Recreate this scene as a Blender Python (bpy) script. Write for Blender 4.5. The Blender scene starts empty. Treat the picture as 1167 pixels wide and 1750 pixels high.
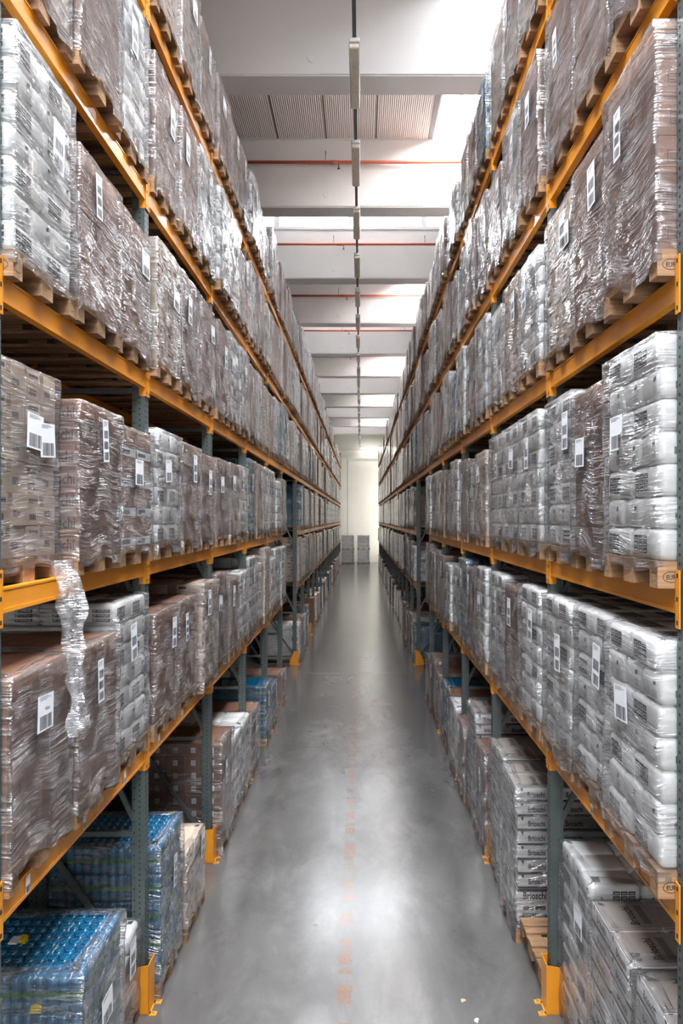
import bpy, math, random
from mathutils import Vector, Matrix
random.seed(7)
S = bpy.context.scene
COL = S.collection
CAM_H = 4.4

# ------------------------------------------------------------------ camera
cam = bpy.data.cameras.new('camera'); camo = bpy.data.objects.new('camera', cam); COL.objects.link(camo)
camo.location = (0, 0, CAM_H); camo.rotation_euler = (math.pi/2, 0, 0)
cam.lens = 24; cam.sensor_width = 36; cam.sensor_fit = 'AUTO'
cam.shift_x = -32.5/1750; cam.shift_y = 11/1750
cam.clip_start = .05; cam.clip_end = 200
S.camera = camo
# ------------------------------------------------------------------ world + exposure
S.view_settings.view_transform = 'Standard'; S.view_settings.look = 'None'
S.view_settings.gamma = 1; S.view_settings.use_curve_mapping = False
S.view_settings.exposure = 1.5
W = bpy.data.worlds.new('world'); S.world = W; W.use_nodes = True
W.node_tree.nodes['Background'].inputs[0].default_value = (.75, .85, 1, 1)
W.node_tree.nodes['Background'].inputs[1].default_value = .6
SKY_STRONG, SKY_SOFT, GATE_FILL = 20.0, 12.0, 1.7      # daylight through the odd / even roof glazing; last lights the added gate
S.cycles.max_bounces = 8; S.cycles.diffuse_bounces = 5; S.cycles.glossy_bounces = 3
S.cycles.transparent_max_bounces = 12
S.cycles.sample_clamp_indirect = 6
S.cycles.use_denoising = True
S.cycles.caustics_reflective = False; S.cycles.caustics_refractive = False

# ------------------------------------------------------------------ materials
MATS = {}
def nodes(name):
    m = bpy.data.materials.new(name); m.use_nodes = True
    nt = m.node_tree; b = nt.nodes['Principled BSDF']; MATS[name] = m
    return m, nt, b
def N(nt, t, **kw):
    n = nt.nodes.new(t)
    for k, v in kw.items():
        if k.startswith('i_'):
            key = k[2:]
            key = int(key) if key.isdigit() else key.replace('_', ' ')
            n.inputs[key].default_value = v
        else: setattr(n, k, v)
    return n
def ramp(nt, src, stops):
    r = nt.nodes.new('ShaderNodeValToRGB'); e = r.color_ramp.elements
    while len(e) < len(stops): e.new(.5)
    for k, (p, c) in enumerate(stops):
        e[k].position = p; e[k].color = c if len(c) == 4 else (*c, 1)
    nt.links.new(src, r.inputs[0]); return r.outputs[0]
def mix(nt, fac, a, b, mode='MIX'):
    n = nt.nodes.new('ShaderNodeMix'); n.data_type = 'RGBA'; n.blend_type = mode
    for sock, v in ((n.inputs[0], fac), (n.inputs[6], a), (n.inputs[7], b)):
        if isinstance(v, (int, float)): sock.default_value = v
        elif isinstance(v, tuple): sock.default_value = v if len(v) == 4 else (*v, 1)
        else: nt.links.new(v, sock)
    return n.outputs[2]
def math_(nt, op, a, b=None, clamp=False):
    n = nt.nodes.new('ShaderNodeMath'); n.operation = op; n.use_clamp = clamp
    for k, v in enumerate((a, b)):
        if v is None: continue
        if isinstance(v, (int, float)): n.inputs[k].default_value = v
        else: nt.links.new(v, n.inputs[k])
    return n.outputs[0]
def tex(nt, kind='Object', loc=(0,0,0), rot=(0,0,0), scale=(1,1,1)):
    t = nt.nodes.new('ShaderNodeTexCoord'); m = nt.nodes.new('ShaderNodeMapping')
    m.inputs['Location'].default_value = loc; m.inputs['Rotation'].default_value = rot; m.inputs['Scale'].default_value = scale
    nt.links.new(t.outputs[kind], m.inputs[0]); return m.outputs[0]
def noise(nt, vec, scale, detail=3, rough=.55, dist=0.):
    n = nt.nodes.new('ShaderNodeTexNoise'); nt.links.new(vec, n.inputs['Vector'])
    n.inputs['Scale'].default_value = scale; n.inputs['Detail'].default_value = detail
    n.inputs['Roughness'].default_value = rough; n.inputs['Distortion'].default_value = dist
    return n.outputs['Fac']
def bump(nt, b, h, strength=.3, dist=.01):
    n = nt.nodes.new('ShaderNodeBump'); n.inputs['Strength'].default_value = strength; n.inputs['Distance'].default_value = dist
    nt.links.new(h, n.inputs['Height']); nt.links.new(n.outputs[0], b.inputs['Normal']); return n
def simple(name, col, rough=.5, metal=0, var=.08, nscale=12, coat=0, rnd=0.):
    m, nt, b = nodes(name)
    n = noise(nt, tex(nt), nscale)
    lo = tuple(max(0, c*(1-var)) for c in col); hi = tuple(min(1, c*(1+var)) for c in col)
    c = ramp(nt, n, [(.3, lo), (.7, hi)])
    if rnd:
        oi = nt.nodes.new('ShaderNodeObjectInfo')
        f = math_(nt, 'MULTIPLY_ADD', oi.outputs['Random'], rnd); f.node.inputs[2].default_value = 1 - rnd*.6
        g = nt.nodes.new('ShaderNodeCombineColor')
        for k in range(3): nt.links.new(f, g.inputs[k])
        c = mix(nt, 1., c, g.outputs[0], 'MULTIPLY')
    nt.links.new(c, b.inputs['Base Color'])
    b.inputs['Roughness'].default_value = rough; b.inputs['Metallic'].default_value = metal
    b.inputs['Coat Weight'].default_value = coat
    return m
def wood(name, a, c_):
    m, nt, b = nodes(name)
    v = tex(nt, scale=(3, 22, 40)); n1 = noise(nt, v, 1.6, 5, .6, .8)
    n2 = noise(nt, tex(nt), 5, 3)
    c = ramp(nt, n1, [(.3, a), (.7, c_)])
    c = mix(nt, ramp(nt, n2, [(.35, (.0,.0,.0)), (.7, (.45,.45,.45))]), c, tuple(x*.45 for x in a))
    oi = nt.nodes.new('ShaderNodeObjectInfo')
    f = math_(nt, 'MULTIPLY_ADD', oi.outputs['Random'], .55); f.node.inputs[2].default_value = .65
    g = nt.nodes.new('ShaderNodeCombineColor')
    for k in range(3): nt.links.new(f, g.inputs[k])
    c = mix(nt, 1., c, g.outputs[0], 'MULTIPLY')
    nt.links.new(c, b.inputs['Base Color']); b.inputs['Roughness'].default_value = .75
    bump(nt, b, n1, .25, .004); return m
wood('wood', (.24,.125,.06), (.46,.275,.145)); wood('wood_dark', (.10,.055,.03), (.20,.12,.07))
simple('cardboard_brown', (.24,.112,.063), .7, rnd=.3); simple('cardboard_tan', (.56,.42,.31), .7, rnd=.25)
simple('cardboard_rust', (.20,.088,.05), .7, rnd=.3); simple('cardboard_white', (.80,.78,.77), .5)
simple('cardboard_taupe', (.34,.29,.265), .55)
simple('tape', (.36,.24,.16), .25)
simple('print_black', (.018,.018,.022), .5); simple('print_brown', (.10,.06,.045), .6)
simple('print_navy', (.012,.016,.05), .4); simple('print_grey', (.16,.16,.17), .6)
simple('pack_white', (.84,.84,.83), .3, var=.05, nscale=20, coat=.3)
simple('paper', (.82,.83,.86), .6, var=.03); simple('red_print', (.6,.03,.04), .5); simple('orange_print', (.75,.28,.05), .5)
simple('green_label', (.03,.16,.05), .4, var=.5, nscale=30); simple('yellow_cap', (.85,.62,.02), .4)
simple('blue_bottle', (.002,.115,.24), .18, var=.35, nscale=9, coat=.6)
simple('blue_ring', (.02,.15,.30), .3); simple('blue_film_dark', (.008,.05,.12), .3, coat=.4)
simple('glass_jar', (.55,.55,.56), .2)
simple('upright_steel', (.085,.105,.102), .42, .2, var=.15, nscale=4)
simple('brace_steel', (.11,.125,.12), .45, .3)
simple('hole_black', (.006,.006,.006), .8)
simple('zinc', (.55,.5,.42), .35, .8)
simple('lamp_rail', (.10,.11,.12), .5); simple('lamp_body', (.80,.74,.62), .4); simple('lamp_clip', (.7,.7,.7), .4)
simple('pipe_red', (.52,.11,.06), .4); simple('sprinkler', (.06,.06,.06), .4)
simple('roof_frame', (.12,.12,.125), .5)
simple('mullion', (.62,.66,.72), .5)
# orange rack paint with scuffs
m, nt, b = nodes('rack_orange')
c = ramp(nt, noise(nt, tex(nt), 3), [(.3, (.74,.265,.012)), (.7, (.83,.32,.018))])
sc = ramp(nt, noise(nt, tex(nt, scale=(1, .5, 3)), 22, 4, .7), [(.66, (0,0,0)), (.74, (.6,.6,.6))])
c = mix(nt, sc, c, (.42,.17,.03)); nt.links.new(c, b.inputs['Base Color'])
b.inputs['Roughness'].default_value = .36; b.inputs['Coat Weight'].default_value = .15
# ceiling / walls
def plaster(name, a, c_, rough=.6):
    m, nt, b = nodes(name)
    c = ramp(nt, noise(nt, tex(nt), .6, 4), [(.35, a), (.65, c_)]); nt.links.new(c, b.inputs['Base Color'])
    b.inputs['Roughness'].default_value = rough
plaster('white_concrete', (.76,.74,.73), (.81,.79,.78)); plaster('wall_cream', (.80,.78,.70), (.85,.83,.76))
plaster('wall_shade', (.05,.05,.05), (.08,.08,.08))  # near-black colour deepens the shade behind the racks
m, nt, b = nodes('roof_sheet')      # ribbed steel roof panels with dark seams
w = nt.nodes.new('ShaderNodeTexWave'); w.wave_type = 'BANDS'; w.bands_direction = 'X'
nt.links.new(tex(nt), w.inputs[0]); w.inputs['Scale'].default_value = 6.5
c = ramp(nt, w.outputs['Fac'], [(.1, (.74,.67,.62)), (.6, (.86,.80,.76))]); nt.links.new(c, b.inputs['Base Color'])
b.inputs['Roughness'].default_value = .5; bump(nt, b, w.outputs['Fac'], .6, .03)
def glow(name, col, s):
    m, nt, b = nodes(name); nt.nodes.remove(b); e = nt.nodes.new('ShaderNodeEmission')
    n = ramp(nt, noise(nt, tex(nt), .5, 2), [(.3, tuple(x*.9 for x in col)), (.7, col)])
    nt.links.new(n, e.inputs[0]); e.inputs[1].default_value = s
    nt.links.new(e.outputs[0], nt.nodes['Material Output'].inputs[0])
glow('tube_glow', (1., .98, .9), 30.); glow('side_fill', (1., .985, .94), 1.5); glow('daylight_dim', (.95,.97,1.), 7.5); glow('daylight_strong', (1., .955, .93), SKY_STRONG); glow('daylight_soft', (.90, .95, 1.), SKY_SOFT); glow('gate_fill', (1., .98, .96), GATE_FILL)  # side and gate glows belong to added fill panes
# floor
m, nt, b = nodes('floor_concrete')
v = tex(nt); g1 = noise(nt, v, .35, 5, .6); g2 = noise(nt, tex(nt, scale=(1, .45, 1)), 1.6, 6, .65, .6); g3 = noise(nt, v, 14, 5, .7)
c = ramp(nt, g2, [(.26, (.022,.020,.019)), (.5, (.115,.108,.103)), (.76, (.30,.283,.275))])
c = mix(nt, .5, c, ramp(nt, g1, [(.15, (.06,.057,.055)), (.85, (.22,.212,.206))]))
c = mix(nt, ramp(nt, g3, [(.3, (.35,.35,.35)), (.55, (0,0,0))]), c, (.12,.115,.11))
sep = nt.nodes.new('ShaderNodeSeparateXYZ'); nt.links.new(v, sep.inputs[0]); X, Y = sep.outputs[0], sep.outputs[1]
def band(nt, s, centre, half, soft=.02):
    d = math_(nt, 'ABSOLUTE', math_(nt, 'SUBTRACT', s, centre))
    return math_(nt, 'SUBTRACT', 1., math_(nt, 'DIVIDE', math_(nt, 'SUBTRACT', d, half, True), soft, True), True)
# worn brown paint marks along the centre line
wob = math_(nt, 'MULTIPLY_ADD', noise(nt, v, 9, 3), .09); wob.node.inputs[2].default_value = -.045
xs = math_(nt, 'ADD', X, wob)
dash = noise(nt, tex(nt, scale=(.01, 1, 1)), 4.2, 2, .5)
marks = math_(nt, 'MULTIPLY', band(nt, xs, -.15, .06, .012), math_(nt, 'MULTIPLY', math_(nt, 'SUBTRACT', dash, .46), 14., True))
marks = math_(nt, 'MULTIPLY', marks, math_(nt, 'MULTIPLY', math_(nt, 'SUBTRACT', noise(nt, v, 30, 3), .35), 6., True))
c = mix(nt, math_(nt, 'MULTIPLY', marks, .9), c, (.17,.065,.022))
line = math_(nt, 'MULTIPLY', band(nt, X, -.15, .012, .01), band(nt, Y, 42., 26., 1.)); c = mix(nt, math_(nt, 'MULTIPLY', line, .35), c, (.10,.09,.07))
for yy, x0, hw in ((16.3, .6, .62), (19.9, -.9, .5)):
    t_ = math_(nt, 'MULTIPLY', band(nt, Y, yy, .05, .03), band(nt, X, x0, hw, .05))
    t_ = math_(nt, 'MULTIPLY', t_, math_(nt, 'MULTIPLY', math_(nt, 'SUBTRACT', noise(nt, v, 7, 3), .4), 6., True))
    c = mix(nt, math_(nt, 'MULTIPLY', t_, .6), c, (.20,.12,.08))
for yy, hw, k in ((13.15, .018, .8), (19.4, .02, 0), (25., .02, .6), (31., .03, .6), (37., .03, .5)):
    c = mix(nt, math_(nt, 'MULTIPLY', band(nt, Y, yy, hw, .02), .75 if k else .35), c, (.05,.05,.05) if k else (.55,.53,.5))
# tyre-dark smears beside the joints and along the wheel tracks
sm = math_(nt, 'MULTIPLY', band(nt, Y, 13.3, .05, .45), math_(nt, 'MULTIPLY', noise(nt, v, 2.2, 4), .7)); c = mix(nt, sm, c, (.09,.09,.09))
sm = math_(nt, 'MULTIPLY', band(nt, Y, 24.7, .2, .9), math_(nt, 'MULTIPLY', noise(nt, v, 1.2, 4), .9)); c = mix(nt, sm, c, (.08,.08,.08))
tr = math_(nt, 'MULTIPLY', math_(nt, 'ADD', band(nt, X, -1.15, .1, .3), band(nt, X, .95, .1, .3)), math_(nt, 'MULTIPLY', noise(nt, tex(nt, scale=(1,.25,1)), 2.5, 4), .45))
c = mix(nt, tr, c, (.13,.13,.125))
sp = ramp(nt, noise(nt, v, 7.5, 2, .4), [(.215, (.9,.9,.9)), (.235, (0,0,0))]); c = mix(nt, sp, c, (.06,.06,.06))
dk = ramp(nt, noise(nt, tex(nt, loc=(4,2,0), scale=(1,.6,1)), 1.1, 6, .7, .4), [(.50, (0,0,0)), (.72, (.75,.75,.75))]); c = mix(nt, dk, c, (.05,.047,.045))
edge = math_(nt, 'MULTIPLY', math_(nt, 'SUBTRACT', 1., band(nt, X, -.1, .7, .9), True), .55); c = mix(nt, edge, c, (.075,.07,.066))  # floor gets darker towards both racks
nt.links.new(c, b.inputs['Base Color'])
b.inputs['Roughness'].default_value = .2
b.inputs['Specular IOR Level'].default_value = 1.
bump(nt, b, noise(nt, v, 3, 5, .6), .12, .01)
# clear stretch film: see-through plastic with glossy, slanting creases
def film(name, angle, veil, glossy):
    m, nt, b = nodes(name); nt.nodes.remove(b)
    uv = 'UV'
    def crease(rot, sx, sy, sc, dist, p):
        n = noise(nt, tex(nt, uv, rot=(0,0,rot), scale=(sx, sy, 1)), sc, 2, .5, dist)
        r = math_(nt, 'SUBTRACT', 1., math_(nt, 'ABSOLUTE', math_(nt, 'MULTIPLY', math_(nt, 'SUBTRACT', n, .5), 9.)), True)
        return math_(nt, 'POWER', r, p)
    zone = ramp(nt, noise(nt, tex(nt, uv, scale=(1.3, 2.0, 1)), 2.2, 3, .5, .5), [(.44, (.0,.0,.0)), (.66, (1,1,1))])
    zone2 = ramp(nt, noise(nt, tex(nt, uv, loc=(3,7,0), scale=(1.5, 1.8, 1)), 2.6, 3, .5, .5), [(.46, (.0,.0,.0)), (.66, (1,1,1))])
    c1 = math_(nt, 'MULTIPLY', crease(angle, .8, 11, 2.0, .3, 1.6), zone)
    c2 = math_(nt, 'MULTIPLY', crease(-angle*.55, 1.1, 16, 2.2, .5, 1.6), zone2)
    s3 = noise(nt, tex(nt, uv, rot=(0,0,angle), scale=(1.2, 3.2, 1)), 3.0, 4, .55, 1.2)
    cr = math_(nt, 'ADD', c1, c2, True)
    h = math_(nt, 'ADD', cr, math_(nt, 'MULTIPLY', s3, 1.7))
    bp = nt.nodes.new('ShaderNodeBump'); bp.inputs['Strength'].default_value = 1.; bp.inputs['Distance'].default_value = .011
    nt.links.new(h, bp.inputs['Height'])
    tr = nt.nodes.new('ShaderNodeBsdfTransparent'); tr.inputs[0].default_value = (.975,.975,.98,1)
    di = nt.nodes.new('ShaderNodeBsdfDiffuse'); di.inputs[0].default_value = (.86,.85,.88,1); nt.links.new(bp.outputs[0], di.inputs['Normal'])
    gl = nt.nodes.new('ShaderNodeBsdfAnisotropic'); gl.inputs['Color'].default_value = (1,1,1,1); gl.inputs['Roughness'].default_value = .10
    nt.links.new(bp.outputs[0], gl.inputs['Normal'])
    vf = math_(nt, 'MULTIPLY_ADD', cr, .22); vf.node.inputs[2].default_value = veil
    m1 = nt.nodes.new('ShaderNodeMixShader'); nt.links.new(vf, m1.inputs[0]); nt.links.new(tr.outputs[0], m1.inputs[1]); nt.links.new(di.outputs[0], m1.inputs[2])
    fr = nt.nodes.new('ShaderNodeFresnel'); fr.inputs[0].default_value = 1.5; nt.links.new(bp.outputs[0], fr.inputs['Normal'])
    gf = math_(nt, 'MULTIPLY_ADD', fr.outputs[0], glossy); gf.node.inputs[2].default_value = .0; gf.node.use_clamp = True
    gf = math_(nt, 'ADD', gf, math_(nt, 'MULTIPLY', cr, .14), True)
    m2 = nt.nodes.new('ShaderNodeMixShader'); nt.links.new(gf, m2.inputs[0]); nt.links.new(m1.outputs[0], m2.inputs[1]); nt.links.new(gl.outputs[0], m2.inputs[2])
    nt.links.new(m2.outputs[0], nt.nodes['Material Output'].inputs[0])
film('film_a', .38, .045, .76); film('film_b', -.5, .055, .82); film('film_c', .15, .055, .70); film('film_loose', 1.3, .14, .3)

# ------------------------------------------------------------------ mesh builder
class MB:
    def __init__(s): s.v = []; s.f = []; s.m = []; s.uv = {}; s.slots = []
    def slot(s, name):
        if name not in s.slots: s.slots.append(name)
        return s.slots.index(name)
    def face(s, pts, mat, uv=None):
        i = len(s.v); s.v += [tuple(p) for p in pts]; s.f.append(tuple(range(i, i+len(pts)))); s.m.append(s.slot(mat))
        if uv: s.uv[len(s.f)-1] = uv
    def box(s, x0, x1, y0, y1, z0, z1, mat):
        i = len(s.v); k = s.slot(mat)
        s.v += [(x, y, z) for z in (z0, z1) for y in (y0, y1) for x in (x0, x1)]
        for f in ((0,2,3,1),(4,5,7,6),(0,1,5,4),(2,6,7,3),(1,3,7,5),(0,4,6,2)):
            s.f.append(tuple(i+a for a in f)); s.m.append(k)
    def rbox(s, c, d, r, mat, n=2, pillow=0.):
        h = [x/2 for x in d]; k = s.slot(mat)
        ax = []
        for a in h:
            e = [-a + r*(1-math.cos(math.pi/2*t/n)) for t in range(n+1)]
            e = sorted(set([round(x, 6) for x in e] + [round(-x, 6) for x in e])); ax.append(e)
        idx = {}
        def vid(p):
            q = [max(-(h[j]-r), min(h[j]-r, p[j])) for j in range(3)]
            dd = [p[j]-q[j] for j in range(3)]; L = math.sqrt(sum(t*t for t in dd)) or 1
            o = [q[j] + dd[j]/L*r for j in range(3)]
            if pillow:
                sc = 1 - pillow*abs(o[2]/h[2])**4; o[0] *= sc; o[1] *= sc
            key = tuple(round(t, 5) for t in o)
            if key not in idx: idx[key] = len(s.v); s.v.append((c[0]+o[0], c[1]+o[1], c[2]+o[2]))
            return idx[key]
        for a in range(3):
            u, w = (a+1) % 3, (a+2) % 3
            for sg in (-1, 1):
                for i in range(len(ax[u])-1):
                    for j in range(len(ax[w])-1):
                        q = []
                        for (p, t) in ((i,j),(i+1,j),(i+1,j+1),(i,j+1)):
                            P = [0,0,0]; P[a] = sg*h[a]; P[u] = ax[u][p]; P[w] = ax[w][t]; q.append(vid(P))
                        if sg < 0: q.reverse()
                        if len(set(q)) >= 3: s.f.append(tuple(dict.fromkeys(q))); s.m.append(k)
    def lathe(s, c, prof, mat, seg=12, cap=True, axis=2):
        i = len(s.v); k = s.slot(mat); n = len(prof)
        for r, z in prof:
            for a in range(seg):
                t = 2*math.pi*a/seg; p = [r*math.cos(t), r*math.sin(t), z]
                if axis == 0: p = [p[2], p[0], p[1]]
                if axis == 1: p = [p[1], p[2], p[0]]
                s.v.append((c[0]+p[0], c[1]+p[1], c[2]+p[2]))
        for j in range(n-1):
            for a in range(seg):
                b_ = (a+1) % seg; s.f.append((i+j*seg+a, i+j*seg+b_, i+(j+1)*seg+b_, i+(j+1)*seg+a)); s.m.append(k)
        if cap:
            s.f.append(tuple(i+a for a in reversed(range(seg)))); s.m.append(k)
            s.f.append(tuple(i+(n-1)*seg+a for a in range(seg))); s.m.append(k)
    def bar(s, p, q, w, mat, w2=None):
        p, q = Vector(p), Vector(q); d = (q-p).normalized(); w2 = w2 or w
        up = Vector((0,1,0)) if abs(d.y) < .9 else Vector((0,0,1))
        a = d.cross(up).normalized()*w/2; b_ = d.cross(a).normalized()*w2/2
        i = len(s.v); k = s.slot(mat)
        for o in (p, q): s.v += [tuple(o-a-b_), tuple(o+a-b_), tuple(o+a+b_), tuple(o-a+b_)]
        for f in ((0,1,2,3),(7,6,5,4),(0,4,5,1),(1,5,6,2),(2,6,7,3),(3,7,4,0)):
            s.f.append(tuple(i+t for t in f)); s.m.append(k)
    def flat(s, geo, o, ux, uy, mat):              # 2-D shapes laid on a plane
        i = len(s.v); k = s.slot(mat); o, ux, uy = Vector(o), Vector(ux), Vector(uy)
        s.v += [tuple(o + ux*x + uy*y) for x, y in geo[0]]
        for f in geo[1]: s.f.append(tuple(i+a for a in f)); s.m.append(k)
    def rect(s, o, ux, uy, x0, x1, y0, y1, mat): s.flat(([(x0,y0),(x1,y0),(x1,y1),(x0,y1)], [(0,1,2,3)]), o, ux, uy, mat)
    def add(s, other, off=(0,0,0)):
        i = len(s.v); s.v += [(x+off[0], y+off[1], z+off[2]) for x, y, z in other.v]
        for f, m in zip(other.f, other.m): s.f.append(tuple(i+a for a in f)); s.m.append(s.slot(other.slots[m]))
    def mesh(s, name, smooth=False):
        me = bpy.data.meshes.new(name); me.from_pydata(s.v, [], s.f)
        for n in s.slots: me.materials.append(MATS[n])
        me.polygons.foreach_set('material_index', s.m)
        if smooth: me.polygons.foreach_set('use_smooth', [True]*len(s.f))
        if s.uv:
            ul = me.uv_layers.new(name='UVMap'); L = 0
            for fi, f in enumerate(s.f):
                if fi in s.uv:
                    for t, c in enumerate(s.uv[fi]): ul.data[L+t].uv = c
                L += len(f)
        me.update(); return me
def link(name, me, parent=None, loc=None, **props):
    o = bpy.data.objects.new(name, me); COL.objects.link(o)
    if parent: o.parent = parent
    if loc: o.location = loc
    for k, v in props.items(): o[k] = v
    return o
def empty(name, loc, rz=0, **props):
    o = link(name, None, None, loc, **props); o.rotation_euler.z = rz; o.empty_display_size = .1; return o
_txt = {}
def text_geo(t, width, bold=.0, squeeze=1.):
    key = (t, width, bold, squeeze)
    if key in _txt: return _txt[key]
    cu = bpy.data.curves.new('lettering', 'FONT'); cu.body = t; cu.size = 1; cu.resolution_u = 2; cu.offset = bold
    o = bpy.data.objects.new('lettering', cu); COL.objects.link(o)
    me = bpy.data.meshes.new_from_object(o.evaluated_get(bpy.context.evaluated_depsgraph_get()))
    vs = [(v.co.x, v.co.y) for v in me.vertices]; fs = [tuple(p.vertices) for p in me.polygons]
    bpy.data.objects.remove(o); bpy.data.curves.remove(cu); bpy.data.meshes.remove(me)
    x0 = min(x for x, y in vs); x1 = max(x for x, y in vs); k = width/(x1-x0)
    g = ([((x-x0)*k, y*k/squeeze) for x, y in vs], fs); _txt[key] = g; return g
def ring_geo(rx, ry, w, n=24):
    vs = []; fs = []
    for i in range(n):
        t = 2*math.pi*i/n; vs += [(rx*math.cos(t), ry*math.sin(t)), ((rx-w)*math.cos(t), (ry-w)*math.sin(t))]
    for i in range(n): a, b_ = 2*i, 2*((i+1) % n); fs.append((a, b_, b_+1, a+1))
    return vs, fs
ORD = ['first','second','third','fourth','fifth','sixth','seventh','eighth','ninth','tenth','eleventh','twelfth','thirteenth',
       'fourteenth','fifteenth','sixteenth','seventeenth','eighteenth','nineteenth','twentieth','twenty-first','twenty-second','twenty-third','twenty-fourth','twenty-fifth','twenty-sixth']

# ------------------------------------------------------------------ layout numbers
XL, XR = -1.922, 1.694                                 # aisle faces of the uprights
POSTS = [3.65, 6.19, 8.85, 11.47, 14.12, 16.80, 20.60] # far edge of each upright frame, along the aisle
while POSTS[-1] < 65: POSTS.append(POSTS[-1] + 2.64)
NPOST = {'left': len(POSTS), 'right': len(POSTS)-1}
TOPS = [0, 2.362, 4.025, 5.70, 7.375, 9.07]            # shelf heights (top of the beams); level 0 is the floor
BEAM_H, PW, PD = .135, .11, .09
ENDY = 68.6
side_x = {'left': XL, 'right': XR}; side_s = {'left': 1, 'right': -1}   # s: direction of the aisle

# ------------------------------------------------------------------ shell
mb = MB(); mb.box(-3.4, 3.2, -9, ENDY, -.2, 0, 'floor_concrete'); link('floor', mb.mesh('floor'), kind='structure')
mb = MB(); mb.box(-3.4, 3.2, ENDY, ENDY+.3, 0, 16, 'wall_cream')
mb.box(-1.32, -1.28, ENDY-.004, ENDY, .0, 10.4, 'print_grey'); mb.box(-3.4, 3.2, ENDY-.25, ENDY, 10.4, 10.55, 'white_concrete')
mb.box(-3.4, 3.2, ENDY-.1, ENDY, 11.25, 11.3, 'white_concrete')
link('wall_far', mb.mesh('wall_far'), kind='structure')
for nm, x0, x1 in (('wall_screen_left', -3.6, -3.4), ('wall_screen_right', 3.2, 3.4)):  # added walls close behind the racks block light where neighbouring rows would stand
    mb = MB(); mb.box(x0, x1, -9, ENDY+.3, 0, 16, 'wall_shade'); link(nm, mb.mesh(nm), kind='structure')
mb = MB(); mb.box(-3.4, 3.2, -9.2, -9, 0, 16, 'wall_cream'); link('wall_near', mb.mesh('wall_near'), kind='structure')
fr = MB()      # glazed gate added behind the camera as fill light on the near sides
for x in (-2.6, 0, 2.5): fr.box(x-.05, x+.05, -9, -8.9, .6, 12, 'mullion')
for z in (.6, 4.4, 8.2, 12): fr.box(-2.6, 2.5, -9, -8.9, z-.05, z+.05, 'mullion')
fo = link('window_20', fr.mesh('fill_gate_frame'), kind='structure')
g = MB(); g.box(-2.6, 2.5, -8.99, -8.95, .6, 12, 'gate_fill'); link('pane', g.mesh('pane'), fo)
fr = MB()      # tall side window added behind the right rack to brighten the far wall
for y in (63.6, 66, 68.4): fr.box(3.14, 3.2, y-.05, y+.05, .6, 10, 'mullion')
for z in (.6, 3.7, 6.9, 10): fr.box(3.14, 3.2, 63.6, 68.4, z-.05, z+.05, 'mullion')
fo = link('window_21', fr.mesh('fill_side_frame'), kind='structure')
g = MB(); g.box(3.17, 3.19, 63.6, 68.4, .6, 10, 'side_fill'); link('pane', g.mesh('pane'), fo)
# roof: deep white beams across the hall, ribbed sheet and glazing between them
B0, BP, BW = 12.15, 5.13, .54
U, T = CAM_H+7.87, CAM_H+9.60                          # underside and top of the beams
nb = 0; k = -4
while B0+BP*k < ENDY-1:
    y = B0+BP*k; mb = MB()
    mb.box(-3.4, 3.2, y, y+BW, U, T-.12 if (k-1) % 2 and k > 0 else T+.4, 'white_concrete'); mb.box(-3.4, 3.2, y-.02, y, U+.03, U+.09, 'white_concrete')
    mb.box(-3.4, 3.2, y-.03, y+BW+.03, T-.02, T-.12 if (k-1) % 2 and k > 0 else T+.5, 'white_concrete')
    bo = link('ceiling_beam', mb.mesh('ceiling_beam'), kind='structure')
    if k >= 0:
        c = MB(); c.lathe((-.86, y, U+.33), [(.085, -.012), (.085, -.004), (.095, 0)], 'white_concrete', 24, axis=1)
        link('wall_plug', c.mesh('wall_plug'), bo)
    k += 1
ks = list(range(-4, k))
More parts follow.
